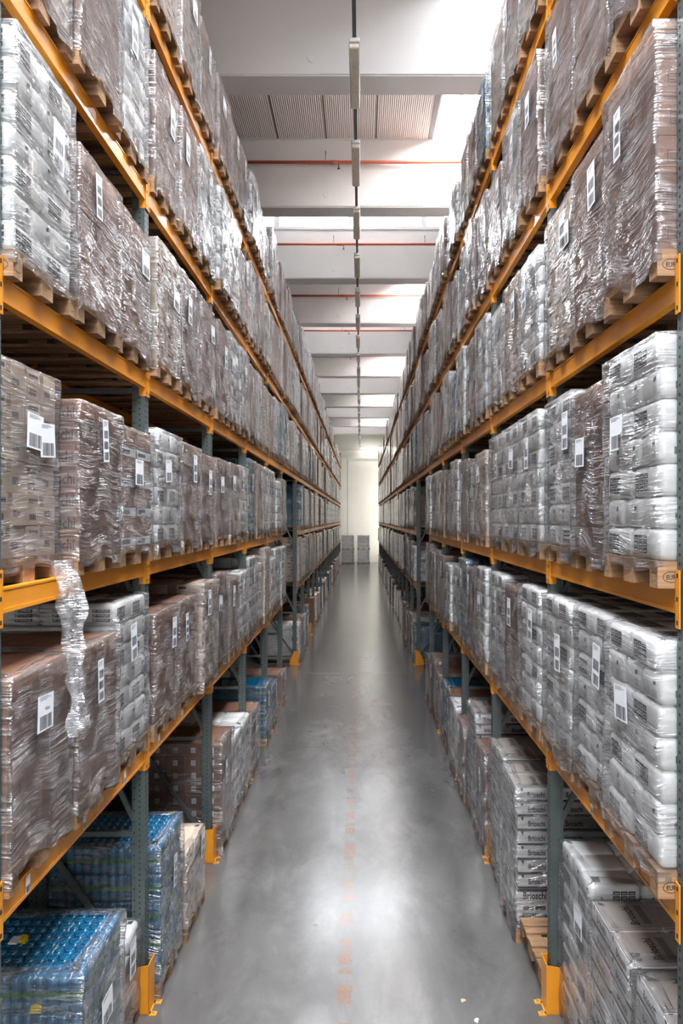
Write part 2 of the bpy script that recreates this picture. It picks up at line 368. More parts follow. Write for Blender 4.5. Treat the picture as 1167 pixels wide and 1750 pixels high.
for k in ks:
    y0, y1 = B0+BP*k+BW+.03, min(B0+BP*(k+1)-.03, ENDY); even = k % 2 == 0 and k >= 0 or k == -1
    if y1-y0 < .3: continue
    if k == ks[-1]:
        mb = MB(); mb.box(-3.4, 3.2, y0, y1, T, T+.08, 'roof_sheet'); link('ceiling', mb.mesh('ceiling'), kind='structure'); continue
    if even:       # sheet with one skylight on the right
        mb = MB()
        mb.box(-3.4, 1.72, y0, y1, T, T+.08, 'roof_sheet')
        for i, x in enumerate((-3.32, -2.08, -.86, .39)): mb.box(x-.02, x+.02, y0, y1, T-.004, T, 'roof_frame')
        link('ceiling', mb.mesh('ceiling'), kind='structure')
        fr = MB(); fr.box(1.70, 1.82, y0, y1, T-.01, T+.1, 'roof_frame'); fr.box(1.82, 1.86, y0, y1, T, T+.45, 'mullion')
        fr.box(1.86, 3.2, y1-.02, y1, T, T+.42, 'white_concrete'); fr.box(1.86, 3.2, y0, y0+.02, T, T+.42, 'white_concrete')
        fr.box(2.35, 2.38, y0, y1, T+.38, T+.42, 'mullion')
        fo = link('window_%d' % (k+5), fr.mesh('skylight_frame'), kind='structure')
        g = MB(); g.box(1.8, 3.2, y0, y1, T+.42, T+.46, 'daylight_strong' if k >= 0 else 'daylight_dim'); link('pane', g.mesh('pane'), fo)  # the dim pane is out of view, set to light the first beam
    elif k < 0:    # out of view: full-width glazing added for stronger top light
        fr = MB()
        for x in (-2.75, -.33, 2.08): fr.box(x-.09, x+.09, y0, y1, T-.08, T+.02, 'mullion')
        fo = link('window_%d' % (k+5), fr.mesh('skylight_frame'), kind='structure')
        g = MB(); g.box(-3.4, 3.2, y0, y1, T+.02, T+.06, 'daylight_soft'); link('pane', g.mesh('pane'), fo)
    else:          # raised clerestory: upright glazing standing on the next beam, sheet roof above it
        fr = MB(); yg = y1+.08; zt = T+.95
        for x in (-2.75, -.33, 2.08): fr.box(x-.09, x+.09, yg-.06, yg+.02, T-.12, zt, 'mullion')
        fr.box(-3.4, 3.2, yg-.06, yg+.02, T-.16, T-.10, 'mullion')
        fr.box(-3.4, 3.2, y0-.03, y0, T, zt, 'white_concrete')
        fo = link('window_%d' % (k+5), fr.mesh('clerestory_frame'), kind='structure')
        g = MB(); g.box(-3.4, 3.2, yg, yg+.02, T-.10, zt, 'daylight_soft'); link('pane', g.mesh('pane'), fo)
        mb = MB(); mb.box(-3.4, 3.2, y0-.03, yg+.1, zt, zt+.08, 'roof_sheet'); link('ceiling', mb.mesh('ceiling'), kind='structure')
# ------------------------------------------------------------------ racks: upright frames
HP = 9.55
def post_mesh(holes):
    mb = MB()      # open C section: x from 0 (aisle) to -PD, y from 0 (near) to PW, lips at the back
    t = .004
    mb.box(-t, 0, 0, PW, 0, HP, 'upright_steel')                 # aisle face
    mb.box(-PD, -t, 0, t, 0, HP, 'upright_steel'); mb.box(-PD, -t, PW-t, PW, 0, HP, 'upright_steel')
    mb.box(-PD-.02, -PD, -.006, .018, 0, HP, 'upright_steel'); mb.box(-PD-.02, -PD, PW-.018, PW+.006, 0, HP, 'upright_steel')
    if holes:
        z = .1; e = .0008
        while z < HP-.05:
            for sg in (-1, 1):
                yo = PW/2 + sg*.028
                mb.box(0, e, yo-.007, yo+.007, z, z+.016, 'hole_black')
            for x in (-.045,):
                mb.box(x-.006, x+.006, -e, 0, z+.02, z+.034, 'hole_black')
            mb.box(-PD-.008, -PD+.004, -.0075, -.006, z+.045, z+.058, 'hole_black') if int(z*20) % 2 else None
            z += .05
    return mb
PM = [post_mesh(True).mesh('post'), post_mesh(False).mesh('post')]
BZ = [.25, 1.57, 3.55, 5.54, 7.4, 9.3]
def brace_mesh():
    mb = MB(); mb.box(-.96, -.06, PW/2-.02, PW/2+.02, -.022, .022, 'brace_steel'); return mb
def diag_mesh(z0, z1):
    mb = MB(); mb.bar((-.09, PW/2, z0), (-.93, PW/2, z1), .045, 'brace_steel', .03); return mb
BM = brace_mesh().mesh('horizontal_brace'); DM = [diag_mesh(a, b_).mesh('diagonal_brace') for a, b_ in ((.3, 1.5), (1.65, 3.4), (3.65, 5.4), (5.6, 7.3), (7.5, 9.2))]
fp = MB(); fp.box(-.12, .06, -.03, PW+.03, 0, .008, 'rack_orange'); fp.box(.02, .05, -.02, .02, .008, .02, 'zinc'); fp.box(.02, .05, PW-.02, PW+.02, .008, .02, 'zinc')
FPM = fp.mesh('base_plate')
def guard_mesh():
    mb = MB(); h = .44; t = .006; y0, y1 = -.035, PW+.035
    def plate(y):
        P = [(.035,.012),(.035,h),(-.08,h-.02),(-.21,.14),(-.21,.012)]
        for yy in (y, y+t): mb.face([(x, yy, z) for x, z in P], 'rack_orange')
        for a, b_ in zip(P, P[1:]+P[:1]): mb.face([(a[0], y, a[1]), (b_[0], y, b_[1]), (b_[0], y+t, b_[1]), (a[0], y+t, a[1])], 'rack_orange')
    plate(y0); plate(y1-t)
    mb.box(.029, .035, y0, y1, .012, h, 'rack_orange')
    return mb
GM = guard_mesh().mesh('guard_plate')
fl = MB()
fl.box(.035, .10, -.025, .025, 0, .008, 'rack_orange'); fl.lathe((.072, 0, .008), [(.012, 0), (.012, .018)], 'zinc', 8)
FLM = fl.mesh('anchor_foot')
def frame(side, i):
    x, s = side_x[side], side_s[side]; y = POSTS[i]-PW/2
    r = empty('upright_frame', (x, y, 0), 0 if s > 0 else math.pi, category='rack upright', group='upright frames of the racks',
              label='grey perforated steel upright frame, %s from the camera in the %s rack' % (ORD[i], side))
    me = PM[0 if i < 9 else 1]
    for nm, lx in (('front_post', 0), ('rear_post', -.92)): link('post', me, r, (lx, -PW/2, 0))
    for z in BZ: link('horizontal_brace', BM, r, (0, -PW/2, z))
    for d in DM: link('diagonal_brace', d, r, (0, -PW/2, 0))
    link('base_plate', FPM, r, (0, -PW/2, 0))
    if i in GUARD[side]:
        g = empty('post_protector', (x, y, .0), 0 if s > 0 else math.pi, category='post guard', group='post guards on the floor',
                  label='orange steel guard at the foot of the %s upright in the %s rack' % (ORD[i], side))
        link('guard_plate', GM, g, (.012, -PW/2, .0)); 
        for yy in (-.02, PW+.02): link('anchor_foot', FLM, g, (.012, yy-PW/2, .0))
GUARD = {s: set(range(1, 16)) for s in ('left', 'right')}
for side in ('left', 'right'):
    for i in range(NPOST[side]): frame(side, i)
# ------------------------------------------------------------------ racks: beams
def barcode(w, h, blocks=3, seed=0):
    rr = random.Random(seed); mb = MB(); e = .0006
    mb.box(0, .0008, -w/2, w/2, 0, h, 'paper')
    o, ux, uy = (.0008+e, -w/2, 0), (0,1,0), (0,0,1)
    bh = h/(blocks+.9)
    for k in range(blocks):
        z0 = h*.05 + k*bh; y = w*.14
        while y < w*.86:
            bw = rr.choice((.02, .035, .05))*w; mb.rect(o, ux, uy, y, min(y+bw, w*.88), z0, z0+bh*.72, 'print_black'); y += bw + rr.choice((.02, .035))*w
    for k in range(3): mb.rect(o, ux, uy, w*.12, w*rr.uniform(.5,.85), h*(.86+.04*k), h*(.875+.04*k), 'print_grey')
    return mb
def beam_mesh(L):
    mb = MB(); h = BEAM_H; z0 = -h
    mb.box(-.05, 0, 0, L, z0, 0, 'rack_orange'); mb.box(0, .004, 0, L, z0, z0+.022, 'rack_orange'); mb.box(0, .004, 0, L, -.012, 0, 'rack_orange')
    return mb
def conn_mesh():
    mb = MB(); mb.box(-.05, .012, -.004, .0, -.21, .10, 'rack_orange'); mb.box(.006, .012, -.05, 0, -.21, .10, 'rack_orange')
    return mb
bt = MB(); bt.box(0, .0015, -.007, .007, -.012, .012, 'hole_black'); BOLT = bt.mesh('bolt')
CM = conn_mesh().mesh('connector'); cm2 = conn_mesh(); cm2.v = [(x, -y, z) for x, y, z in cm2.v]; cm2.f = [tuple(reversed(f)) for f in cm2.f]; CM2 = cm2.mesh('connector')
LBM = barcode(.05, .10, 1, 3).mesh('location_label')
bmcache = {}
LEVEL = ['floor', 'first shelf', 'second shelf', 'third shelf', 'fourth shelf', 'fifth shelf']
def beams(side):
    x, s = side_x[side], side_s[side]
    for i in range(NPOST[side]-1):
        y0, y1 = POSTS[i], POSTS[i+1]-PW; L = round(y1-y0, 3)
        if L not in bmcache: bmcache[L] = beam_mesh(L).mesh('beam')
        tunnel = i == 5
        for lv in range(3 if tunnel else 1, 6):
            for rear in ((False, True) if i < 3 else (False,)):
                ex = 'rear ' if rear else ''
                o = empty('rack_rail', (x - s*(.97 if rear else .0), y0 if s > 0 else y1, TOPS[lv]), 0 if s > 0 else math.pi,
                          category='rack beam', group=ex+'orange beams of the racks',
                          label='orange %sbeam carrying the %s of the %s rack, %s bay from the camera' % (ex, LEVEL[lv], side, ORD[i]))
                link('beam', bmcache[L], o)
                for cme, yy, sy in ((CM, .001, 1), (CM2, L-.001, -1)):
                    cn = link('connector', cme, o, (0, yy, 0))
                    if i < 4 and not rear:
                        for z in (-.18, -.055, .07): link('bolt', BOLT, cn, (.012, -.025*sy, z))
                if lv == 1 and not rear and i < 6:
                    for q in range(3): link('location_label', LBM, o, (.005, L*(q+.5)/3 - .12, -.118), label='white barcode sticker')
for side in ('left', 'right'): beams(side)

# ------------------------------------------------------------------ pallet and goods meshes
# local frame of a load: the aisle face is x = 0, depth runs to x = -1.2, width y in [-.4, .4]
def pallet():
    mb = MB()
    for k, w in enumerate((.145, .1, .145, .1, .145)):
        y = (-.3275, -.1875, 0, .1875, .3275)[k]; mb.box(-1.2, 0, y-w/2, y+w/2, .122, .144, 'wood')
    for x in (-.0725, -.6, -1.1275): mb.box(x-.0725, x+.0725, -.4, .4, .100, .122, 'wood')
    for x in (-.0725, -.6, -1.1275):
        for y in (-.35, 0, .35):
            w = .05 if y else .0725; mb.box(x-.0725, x+.0725, y-w, y+w, .022, .100, 'wood')
    for y in (-.35, 0, .35):
        w = .05 if y else .0725; mb.box(-1.2, 0, y-w, y+w, 0, .022, 'wood')
    e = .0012   # burnt-in oval stamp on the corner blocks
    t = text_geo('EUR', .052, .02, .8)
    for y, uy, off in ((-.4-e, (1,0,0), -.0725), (.4+e, (-1,0,0), -.0725)):
        mb.flat(ring_geo(.046, .030, .0035), (off, y, .061), uy, (0,0,1), 'print_black')
        o = Vector((off, y, .061)) - Vector(uy)*.026 - Vector((0,0,.014)); mb.flat(t, o, uy, (0,0,1), 'print_black')
    for x in (0,):
        for y in (-.35, .35):
            mb.flat(ring_geo(.042, .028, .0035), (e, y, .061), (0,1,0), (0,0,1), 'print_brown')
    for (x, y) in ((0,-.36),(0,-.02),(0,.34)): mb.box(-.001, .001, y, y+.006, .11, .114, 'hole_black')
    return mb
PALM = pallet().mesh('wooden_pallet')
def prints(mb, dx, dy, dz, kind):
    """ink on a carton's two short and two long faces; carton spans [-dx/2,dx/2] etc. from z = 0"""
    e = .0012; rr = random.Random(hash(kind) % 1000 if not isinstance(kind, str) else sum(map(ord, kind)))
    faces = (((0, -dy/2-e, 0), (1,0,0), dx), ((0, dy/2+e, 0), (-1,0,0), dx), ((dx/2+e, 0, 0), (0,1,0), dy))
    for n, (o, ux, w) in enumerate(faces):
        if kind == 'brioschi' and n < 2:
            g = text_geo('Brioschi', w*.62, .022, .72)
            mb.flat(g, Vector(o)+Vector(ux)*(w*.47-w*.62 if n == 0 else -w*.47)+Vector((0,0,dz*.16)), ux, (0,0,1), 'print_black')
            g = text_geo('EFFERVESCENTE', w*.5, .01, .8)
            mb.flat(g, Vector(o)+Vector(ux)*(w*.46-w*.5 if n == 0 else -w*.46)+Vector((0,0,dz*.72)), ux, (0,0,1), 'print_brown')
        elif kind == 'tan':
            mb.rect(o, ux, (0,0,1), -w*.42, -w*.12, dz*.72, dz*.86, 'print_black' if n < 2 else 'print_brown')
            for k in range(4): mb.rect(o, ux, (0,0,1), -w*.4+k*.022, -w*.4+k*.022+.015, dz*.18, dz*.38, 'print_brown')
            mb.rect(o, ux, (0,0,1), w*.1, w*.3, dz*.3, dz*.5, 'print_grey'); 
        elif kind == 'stamp':
            for fx in (-.34, .12):
                x0 = w*fx; a, b_, z0, z1 = x0, x0+w*.2, dz*.3, dz*.62; t = .003
                for q in ((a,b_,z0,z0+t),(a,b_,z1-t,z1),(a,a+t,z0,z1),(b_-t,b_,z0,z1)): mb.rect(o, ux, (0,0,1), *q, 'print_black')
                mb.rect(o, ux, (0,0,1), a+.012, b_-.012, z0+.014, z0+.02, 'print_brown'); mb.rect(o, ux, (0,0,1), a+.012, b_-.02, z0+.03, z0+.034, 'print_brown')
        elif kind == 'sticker' and n == 2:
            mb.rect(o, ux, (0,0,1), -w*.4, -w*.25, dz*.55, dz*.75, 'print_brown'); mb.rect(o, ux, (0,0,1), w*.1, w*.3, dz*.35, dz*.42, 'print_brown')
        elif kind == 'sticker':
            mb.rect(o, ux, (0,0,1), -w*.13, w*.13, dz*.30, dz*.72, 'paper')
            for k in range(4): mb.rect((o[0]+(e if n == 2 else 0), o[1]+(-e if n == 0 else e if n == 1 else 0), 0), ux, (0,0,1), -w*.1, w*.1, dz*(.36+.08*k), dz*(.385+.08*k), 'print_grey')
        elif kind == 'banded':
            mb.rect(o, ux, (0,0,1), -w*.48, w*.48, dz*.0+.01, dz*.36, 'paper')
            e2 = 2*e; oo = (o[0]+(e if n == 2 else 0), o[1]+(-e if n == 0 else e if n == 1 else 0), 0)
            mb.rect(oo, ux, (0,0,1), -w*.48, w*.48, dz*.33, dz*.36, 'print_navy'); mb.rect(oo, ux, (0,0,1), -w*.4, w*.1, dz*.12, dz*.26, 'print_grey')
def carton(dx, dy, dz, mat, kind):
    mb = MB(); g = .002
    mb.rbox((0, 0, dz/2), (dx-2*g, dy-2*g, dz-g), .004, mat, 1)
    mb.box(-dx/2+g, dx/2-g, -.024, .024, dz-g, dz-g+.0006, 'tape'); mb.box(dx/2-g-.0006, dx/2-g+.0006, -.024, .024, dz*.62, dz-g, 'tape')
    prints(mb, dx-2*g, dy-2*g, dz, kind); return mb
def cell_grid(mb, o, ux, uy, x0, z0, nx, nz, cw, ch, gap):
    for a in range(nx):
        for b_ in range(nz):
            x, z = x0+a*(cw+gap), z0+b_*(ch+gap)
            mb.rect(o, ux, uy, x, x+cw, z, z+ch, 'print_black')
            o2 = Vector(o) + Vector(ux).cross(Vector(uy))*.0006
            mb.rect(o2, ux, uy, x+cw*.12, x+cw*.7, z+ch*.62, z+ch*.74, 'print_grey'); mb.rect(o2, ux, uy, x+cw*.2, x+cw*.88, z+ch*.28, z+ch*.46, 'paper')
def pack(dx, dy, dz, style):
    """white film-wrapped bundle, long side dy; printed panels on the long faces, a logo panel on the ends"""
    mb = MB(); mb.rbox((0, 0, dz/2), (dx, dy, dz), .034, 'pack_white', 3, .055)
    e = .0008
    long_ = dy >= dx
    A = (((dx/2+e, 0, 0), (0,1,0), dy), ((-dx/2-e, 0, 0), (0,-1,0), dy)); B = (((0, -dy/2-e, 0), (1,0,0), dx), ((0, dy/2+e, 0), (-1,0,0), dx))
    L_, E_ = (A, B) if long_ else (B, A)
    ch = (dz-.07)/3-.006
    for o, ux, w in L_:
        if style == 0: cell_grid(mb, o, ux, (0,0,1), -w/2+.045, .036, 3, 3, .054, ch, .006)
        else:
            cell_grid(mb, o, ux, (0,0,1), w/2-.045-.174, .036, 3, 3, .054, ch, .006)
            mb.rect(o, ux, (0,0,1), -w*.3, -w*.26, .05, .09, 'print_grey')
    for n, (o, ux, w) in enumerate(E_):
        if style == 0:
            for k in range(3):
                z0 = .036 + k*(ch+.007); mb.rect(o, ux, (0,0,1), -w*.1, w*.36, z0, z0+ch*.85, 'print_black')
                g = text_geo('Brioschi', w*.40, .02, .8); mb.flat(g, Vector(o)+Vector(ux)*(-w*.08)+Vector((0,0,z0+ch*.28))+Vector(ux).cross(Vector((0,0,1)))*.0006, ux, (0,0,1), 'paper')
        else:
            for k in range(4): mb.rect(o, ux, (0,0,1), w*.12+k*.014, w*.12+k*.014+.004, .035, .085-.01*(k % 2), 'print_grey')
            mb.rect(o, ux, (0,0,1), w*.14, w*.2, .10, .125, 'print_black'); mb.rect(o, ux, (0,0,1), w*.2, w*.27, .105, .13, 'print_grey')
    # panels on the top too
    cell_grid(mb, (0,0,dz+e), (1,0,0), (0,1,0), -dx/2+.045, -dy/2+.05, max(2, int((dx-.09)/.052)), max(2, int((dy-.1)/.062)), .045, .053, .007) if style == 0 else None
    return mb
def bottle(mb, x, y, dz):
    r = .0435; mb.lathe((x, y, 0), [(.032,.002),(.041,.012),(.042,.06),(.039,.075),(.042,.09),(.042,dz*.62),(.039,dz*.68),(.0425,dz*.76),(.041,dz*.86),(.032,dz*.93),(.018,dz*.97)], 'blue_bottle', 12)
    mb.lathe((x, y, 0), [(.0424, .10), (.0424, dz*.58)], 'green_label' if random.random() < .55 else 'blue_bottle', 12, False)
    mb.lathe((x, y, dz*.968), [(.030, 0), (.030, .004), (.026, .004), (.026, .001)], 'blue_ring', 12, False)
def blue_pack(dx, dy, dz):
    mb = MB(); nx, ny = max(1, round(dx/.088)), max(1, round(dy/.088))
    for a in range(nx):
        for b_ in range(ny): bottle(mb, -dx/2+dx*(a+.5)/nx, -dy/2+dy*(b_+.5)/ny, dz)
    mb.box(-dx/2+.03, dx/2-.03, -dy/2+.03, dy/2-.03, .01, dz*.9, 'blue_film_dark')
    return mb
def jar(mb, o, ux, uy, k):
    def P(pts, mat): mb.flat((pts, [tuple(range(len(pts)))]), o, ux, uy, mat)
    P([(-.035*k,0),(.035*k,0),(.043*k,.012*k),(.043*k,.085*k),(.03*k,.105*k),(-.03*k,.105*k),(-.043*k,.085*k),(-.043*k,.012*k)], 'glass_jar')
    o = Vector(o)+Vector(ux).cross(Vector(uy))*.0006
    for q, m_ in (((-.036,.036,.098,.125),'print_black'), ((-.04,.04,.03,.075),'print_navy'), ((-.032,.032,.045,.07),'paper'), ((-.01,.014,.03,.045),'orange_print')): mb.rect(o, ux, uy, *[t*k for t in q], m_)
def display_box(dx, dy, dz, tall):
    mb = MB(); mb.box(-dx/2, dx/2, -dy/2, dy/2, 0, dz-.012, 'cardboard_white'); mb.box(-dx/2+.01, dx/2-.01, -dy/2+.01, dy/2-.01, dz-.012, dz-.004, 'cardboard_taupe')
    e = .001
    for (o, ux, w) in (((0,-dy/2-e,0),(1,0,0),dx), ((0,dy/2+e,0),(-1,0,0),dx), ((dx/2+e,0,0),(0,1,0),dy)):
        up = (0,0,1); nrm = Vector(ux).cross(Vector(up))*.0006
        mb.rect(o, ux, up, -w/2, w/2, 0, .016, 'print_navy')
        if tall:
            mb.rect(o, ux, up, -w/2, w/2, dz*.92, dz*.99, 'print_navy')
            mb.flat(text_geo('Brioschi', w*.62, .03, .72), Vector(o)+Vector(ux)*(-w*.34)+Vector((0,0,dz*.74)), ux, up, 'print_navy')
            mb.rect(o, ux, up, -w/2, w/2, dz*.70, dz*.705, 'print_grey')
            mb.flat(text_geo('IN CASA e FUORI', w*.5, .01, .8), Vector(o)+Vector(ux)*(-w*.28)+Vector((0,0,dz*.63)), ux, up, 'print_grey')
            mb.rect(o, ux, up, -w/2, w/2, .04, dz*.2, 'print_navy')
            for q in (-.2, .12): jar(mb, Vector(o)+Vector(ux)*(w*q)+Vector((0,0,dz*.12))+nrm, ux, up, dz/.28)
        else:
            mb.flat(text_geo('Brioschi', w*.46, .03, .72), Vector(o)+Vector(ux)*(-w*.22)+Vector((0,0,dz*.3)), ux, up, 'print_navy')
            mb.flat(([(-w*.42, dz*.95), (-w*.34, dz*.95), (-w*.36, dz*.62)], [(0,1,2)]), o, ux, up, 'print_navy')
            mb.rect(o, ux, up, -w/2, w/2, .016, .022, 'print_grey')
    # printed lid with lettering, seen from above
    z = dz+.0
    mb.box(-dx/2+.004, dx/2-.004, -dy/2+.03, dy/2-.03, dz-.006, dz, 'cardboard_taupe')
    mb.flat(text_geo('Brioschi', dy*.6, .02, .8), (-dx*.12, dy*.33, z+e), (0,-1,0), (1,0,0), 'print_black')
    mb.rect((0,0,z+e), (1,0,0), (0,1,0), -dx*.36, -dx*.22, -dy*.3, dy*.3, 'print_grey')
    return mb
# ---- layouts: one layer = list of (x, y, mesh key); cells over 1.18 x 0.78
GX, GY = 1.18, .78
def grid_cells(nx, ny): return [(-.01-GX*(a+.5)/nx, -GY/2+GY*(b_+.5)/ny, a, b_) for a in range(nx) for b_ in range(ny)]
KINDS = {
 'chi':   dict(h=.145, lay=[(3,2)], word='brown carton', part='carton', mk=lambda dx,dy,h,l: carton(dx,dy,h,'cardboard_brown','brioschi')),
 'tan':   dict(h=.188, lay=[(3,2),(4,2)], word='pale tan carton', part='carton', mk=lambda dx,dy,h,l: carton(dx,dy,h,'cardboard_tan','tan')),
 'stamp': dict(h=.205, lay=[(4,3),(3,2)], word='brown stamped carton', part='carton', mk=lambda dx,dy,h,l: carton(dx,dy,h,'cardboard_brown','stamp')),
 'band':  dict(h=.24, lay=[(4,2)], word='brown carton with white bands', part='carton', mk=lambda dx,dy,h,l: carton(dx,dy,h,'cardboard_brown','banded')),
 'label': dict(h=.165, lay=[(5,2)], word='rust brown carton', part='carton', mk=lambda dx,dy,h,l: carton(dx,dy,h,'cardboard_rust','sticker')),
 'white': dict(h=.176, lay=[(4,2),(3,3)], word='white bundle', part='bundle', mk=lambda dx,dy,h,l: pack(dx,dy,h,l)),
 'blue':  dict(h=.25, lay=[(5,3)], word='blue bottle', part='bottle_pack', mk=lambda dx,dy,h,l: blue_pack(dx,dy,h)),
 'box':   dict(h=.15, lay=[(3,2)], word='white display box', part='display_box', mk=lambda dx,dy,h,l: display_box(dx-.004,dy-.004,h,False)),
}
unit_cache = {}
def unit(kind, l, tall=False):
    key = (kind, l, tall)
    if key not in unit_cache:
        K = KINDS[kind]; nx, ny = K['lay'][l]
        mb = display_box(GX/nx-.004, GY/ny-.004, .42, True) if tall else K['mk'](GX/nx-.002, GY/ny-.002, K['h'], l)
        unit_cache[key] = (mb, mb.mesh(K['part'], kind in ('white', 'blue')))
    return unit_cache[key]
BASE = {'chi':'cardboard_brown','tan':'cardboard_tan','stamp':'cardboard_brown','band':'cardboard_brown','label':'cardboard_rust','white':'pack_white','blue':'blue_bottle','box':'cardboard_white'}
core_cache = {}
def core(kind, n, x1, x0=-1.19, cut=0):
    """the cartons further in, which the front row hides: layered block"""
    key = (kind, n, x1, cut)
    if key not in core_cache:
        mb = MB(); h = KINDS[kind]['h']; z = .144
        for k in range(n):
            nx, ny = KINDS[kind]['lay'][k % len(KINDS[kind]['lay'])]; inset = .008 if kind == 'white' else .003
            for b_ in range(ny):
                if cut and b_ == (0 if cut < 0 else ny-1): continue
                y0 = -GY/2+GY*b_/ny; mb.box(x0, x1, y0+inset, y0+GY/ny-inset, z+.001, z+h-inset, BASE[kind])
            z += h
        core_cache[key] = mb.mesh('inner_stack')
    return core_cache[key]
whole_cache = {}
def whole(kind, n):
    key = (kind, n)
    if key not in whole_cache:
        mb = MB(); h = KINDS[kind]['h']; L = KINDS[kind]['lay']
        for k in range(n):
            l = k % len(L); u = unit(kind, l)[0]
            for (x, y, a, b_) in grid_cells(*L[l]):
                if a == 0: mb.add(u, (x, y, .144+k*h))
                elif b_ in (0, L[l][1]-1) or k == n-1:
                    d = GX/L[l][0]/2-.002, GY/L[l][1]/2-.002; mb.box(x-d[0], x+d[0], y-d[1], y+d[1], .146+k*h, .144+(k+1)*h-.004, BASE[kind])
        whole_cache[key] = mb.mesh(KINDS[kind]['part']+'_stack', False)
    return whole_cache[key]
# ---- stretch film shells, unit height 1 above the pallet, following the load with sags and creases
def film_mesh(seed, mat, rag=.05, top=True, fine=True):
    rr = random.Random(seed); mb = MB(); k = mb.slot(mat)
    x0, x1, y0, y1 = -1.205, .010, -.399, .399; r = .012
    path = []; st = .045 if fine else .15
    def seg(a, b_):
        L = math.dist(a, b_); n = max(1, int(L/st)); return [(a[0]+(b_[0]-a[0])*i/n, a[1]+(b_[1]-a[1])*i/n) for i in range(n)]
    pts = [(x1, y0+r), (x1, y1-r), (x1-r*.3, y1-r*.3), (x1-r, y1), (x0+r, y1), (x0, y1-r), (x0, y0+r), (x0+r, y0), (x1-r, y0), (x1-r*.3, y0+r*.3)]
    for a, b_ in zip(pts, pts[1:]+pts[:1]): path += seg(a, b_)
    nv = 30 if fine else 8; cx, cy = (x0+x1)/2, 0
    ph = [rr.uniform(0, 6.28) for _ in range(12)]
    def disp(u, v):
        return max(-.007, (.007*math.sin(u*3.1+ph[0]+v*4)+.006*math.sin(u*7.3-v*9+ph[1])+.004*math.sin(u*17+v*13+ph[2])+.005*math.sin(v*21+u*2+ph[3]))*.8 - .001)
    u = 0; U_ = []
    for i, p in enumerate(path):
        U_.append(u); q = path[(i+1) % len(path)]; u += math.dist(p, q)
    base = len(mb.v); nu = len(path); rows = nv+1+(2 if top else 0)
    for j in range(rows):
        for i, (x, y) in enumerate(path):
            uu = U_[i]; v = min(j, nv)/nv
            zb = max(-.10, -.055 + rag*math.sin(uu*2.3+ph[5])*.6 + rag*.5*math.sin(uu*9+ph[6]))
            z = zb + (1.0-zb)*v; d = disp(uu, z*1.2)
            if v < .12: d += .012*math.sin(uu*31+ph[7])*(1-v/.12)
            f = 0
            if j > nv: f = (j-nv)*.055 + .02*math.sin(uu*5+ph[8]); z = 1.0+.008+.006*math.sin(uu*11+ph[9])
            dx, dy = x-cx, y-cy; nx, ny = (1 if x > x1-.04 else -1 if x < x0+.04 else 0), (1 if y > y1-.04 else -1 if y < y0+.04 else 0)
            X_ = x+nx*(d+.003)-(f if nx > 0 else -f if nx < 0 else 0); Y_ = y+ny*max(-.001, min(d+.002, .004))-(f if ny > 0 else -f if ny < 0 else 0)
            mb.v.append((X_, Y_, z))
    for j in range(rows-1):
        for i in range(nu):
            b_ = (i+1) % nu
            mb.f.append((base+j*nu+i, base+j*nu+b_, base+(j+1)*nu+b_, base+(j+1)*nu+i)); mb.m.append(k)
            ua, ub = U_[i], U_[b_] if b_ else U_[i]+st
            mb.uv[len(mb.f)-1] = [(ua, j/nv*1.2), (ub, j/nv*1.2), (ub, (j+1)/nv*1.2), (ua, (j+1)/nv*1.2)]
    return mb.mesh('stretch_wrap', True)
FILMS = [film_mesh(s, ('film_a','film_b','film_c')[s % 3], (.05,.08,.03)[s % 3]) for s in range(9)]
TAGS = [barcode(.105, .30, 3, 1).mesh('shipping_label'), barcode(.15, .30, 2, 2).mesh('shipping_label'), barcode(.20, .21, 1, 5).mesh('shipping_label')]
for t in TAGS: pass

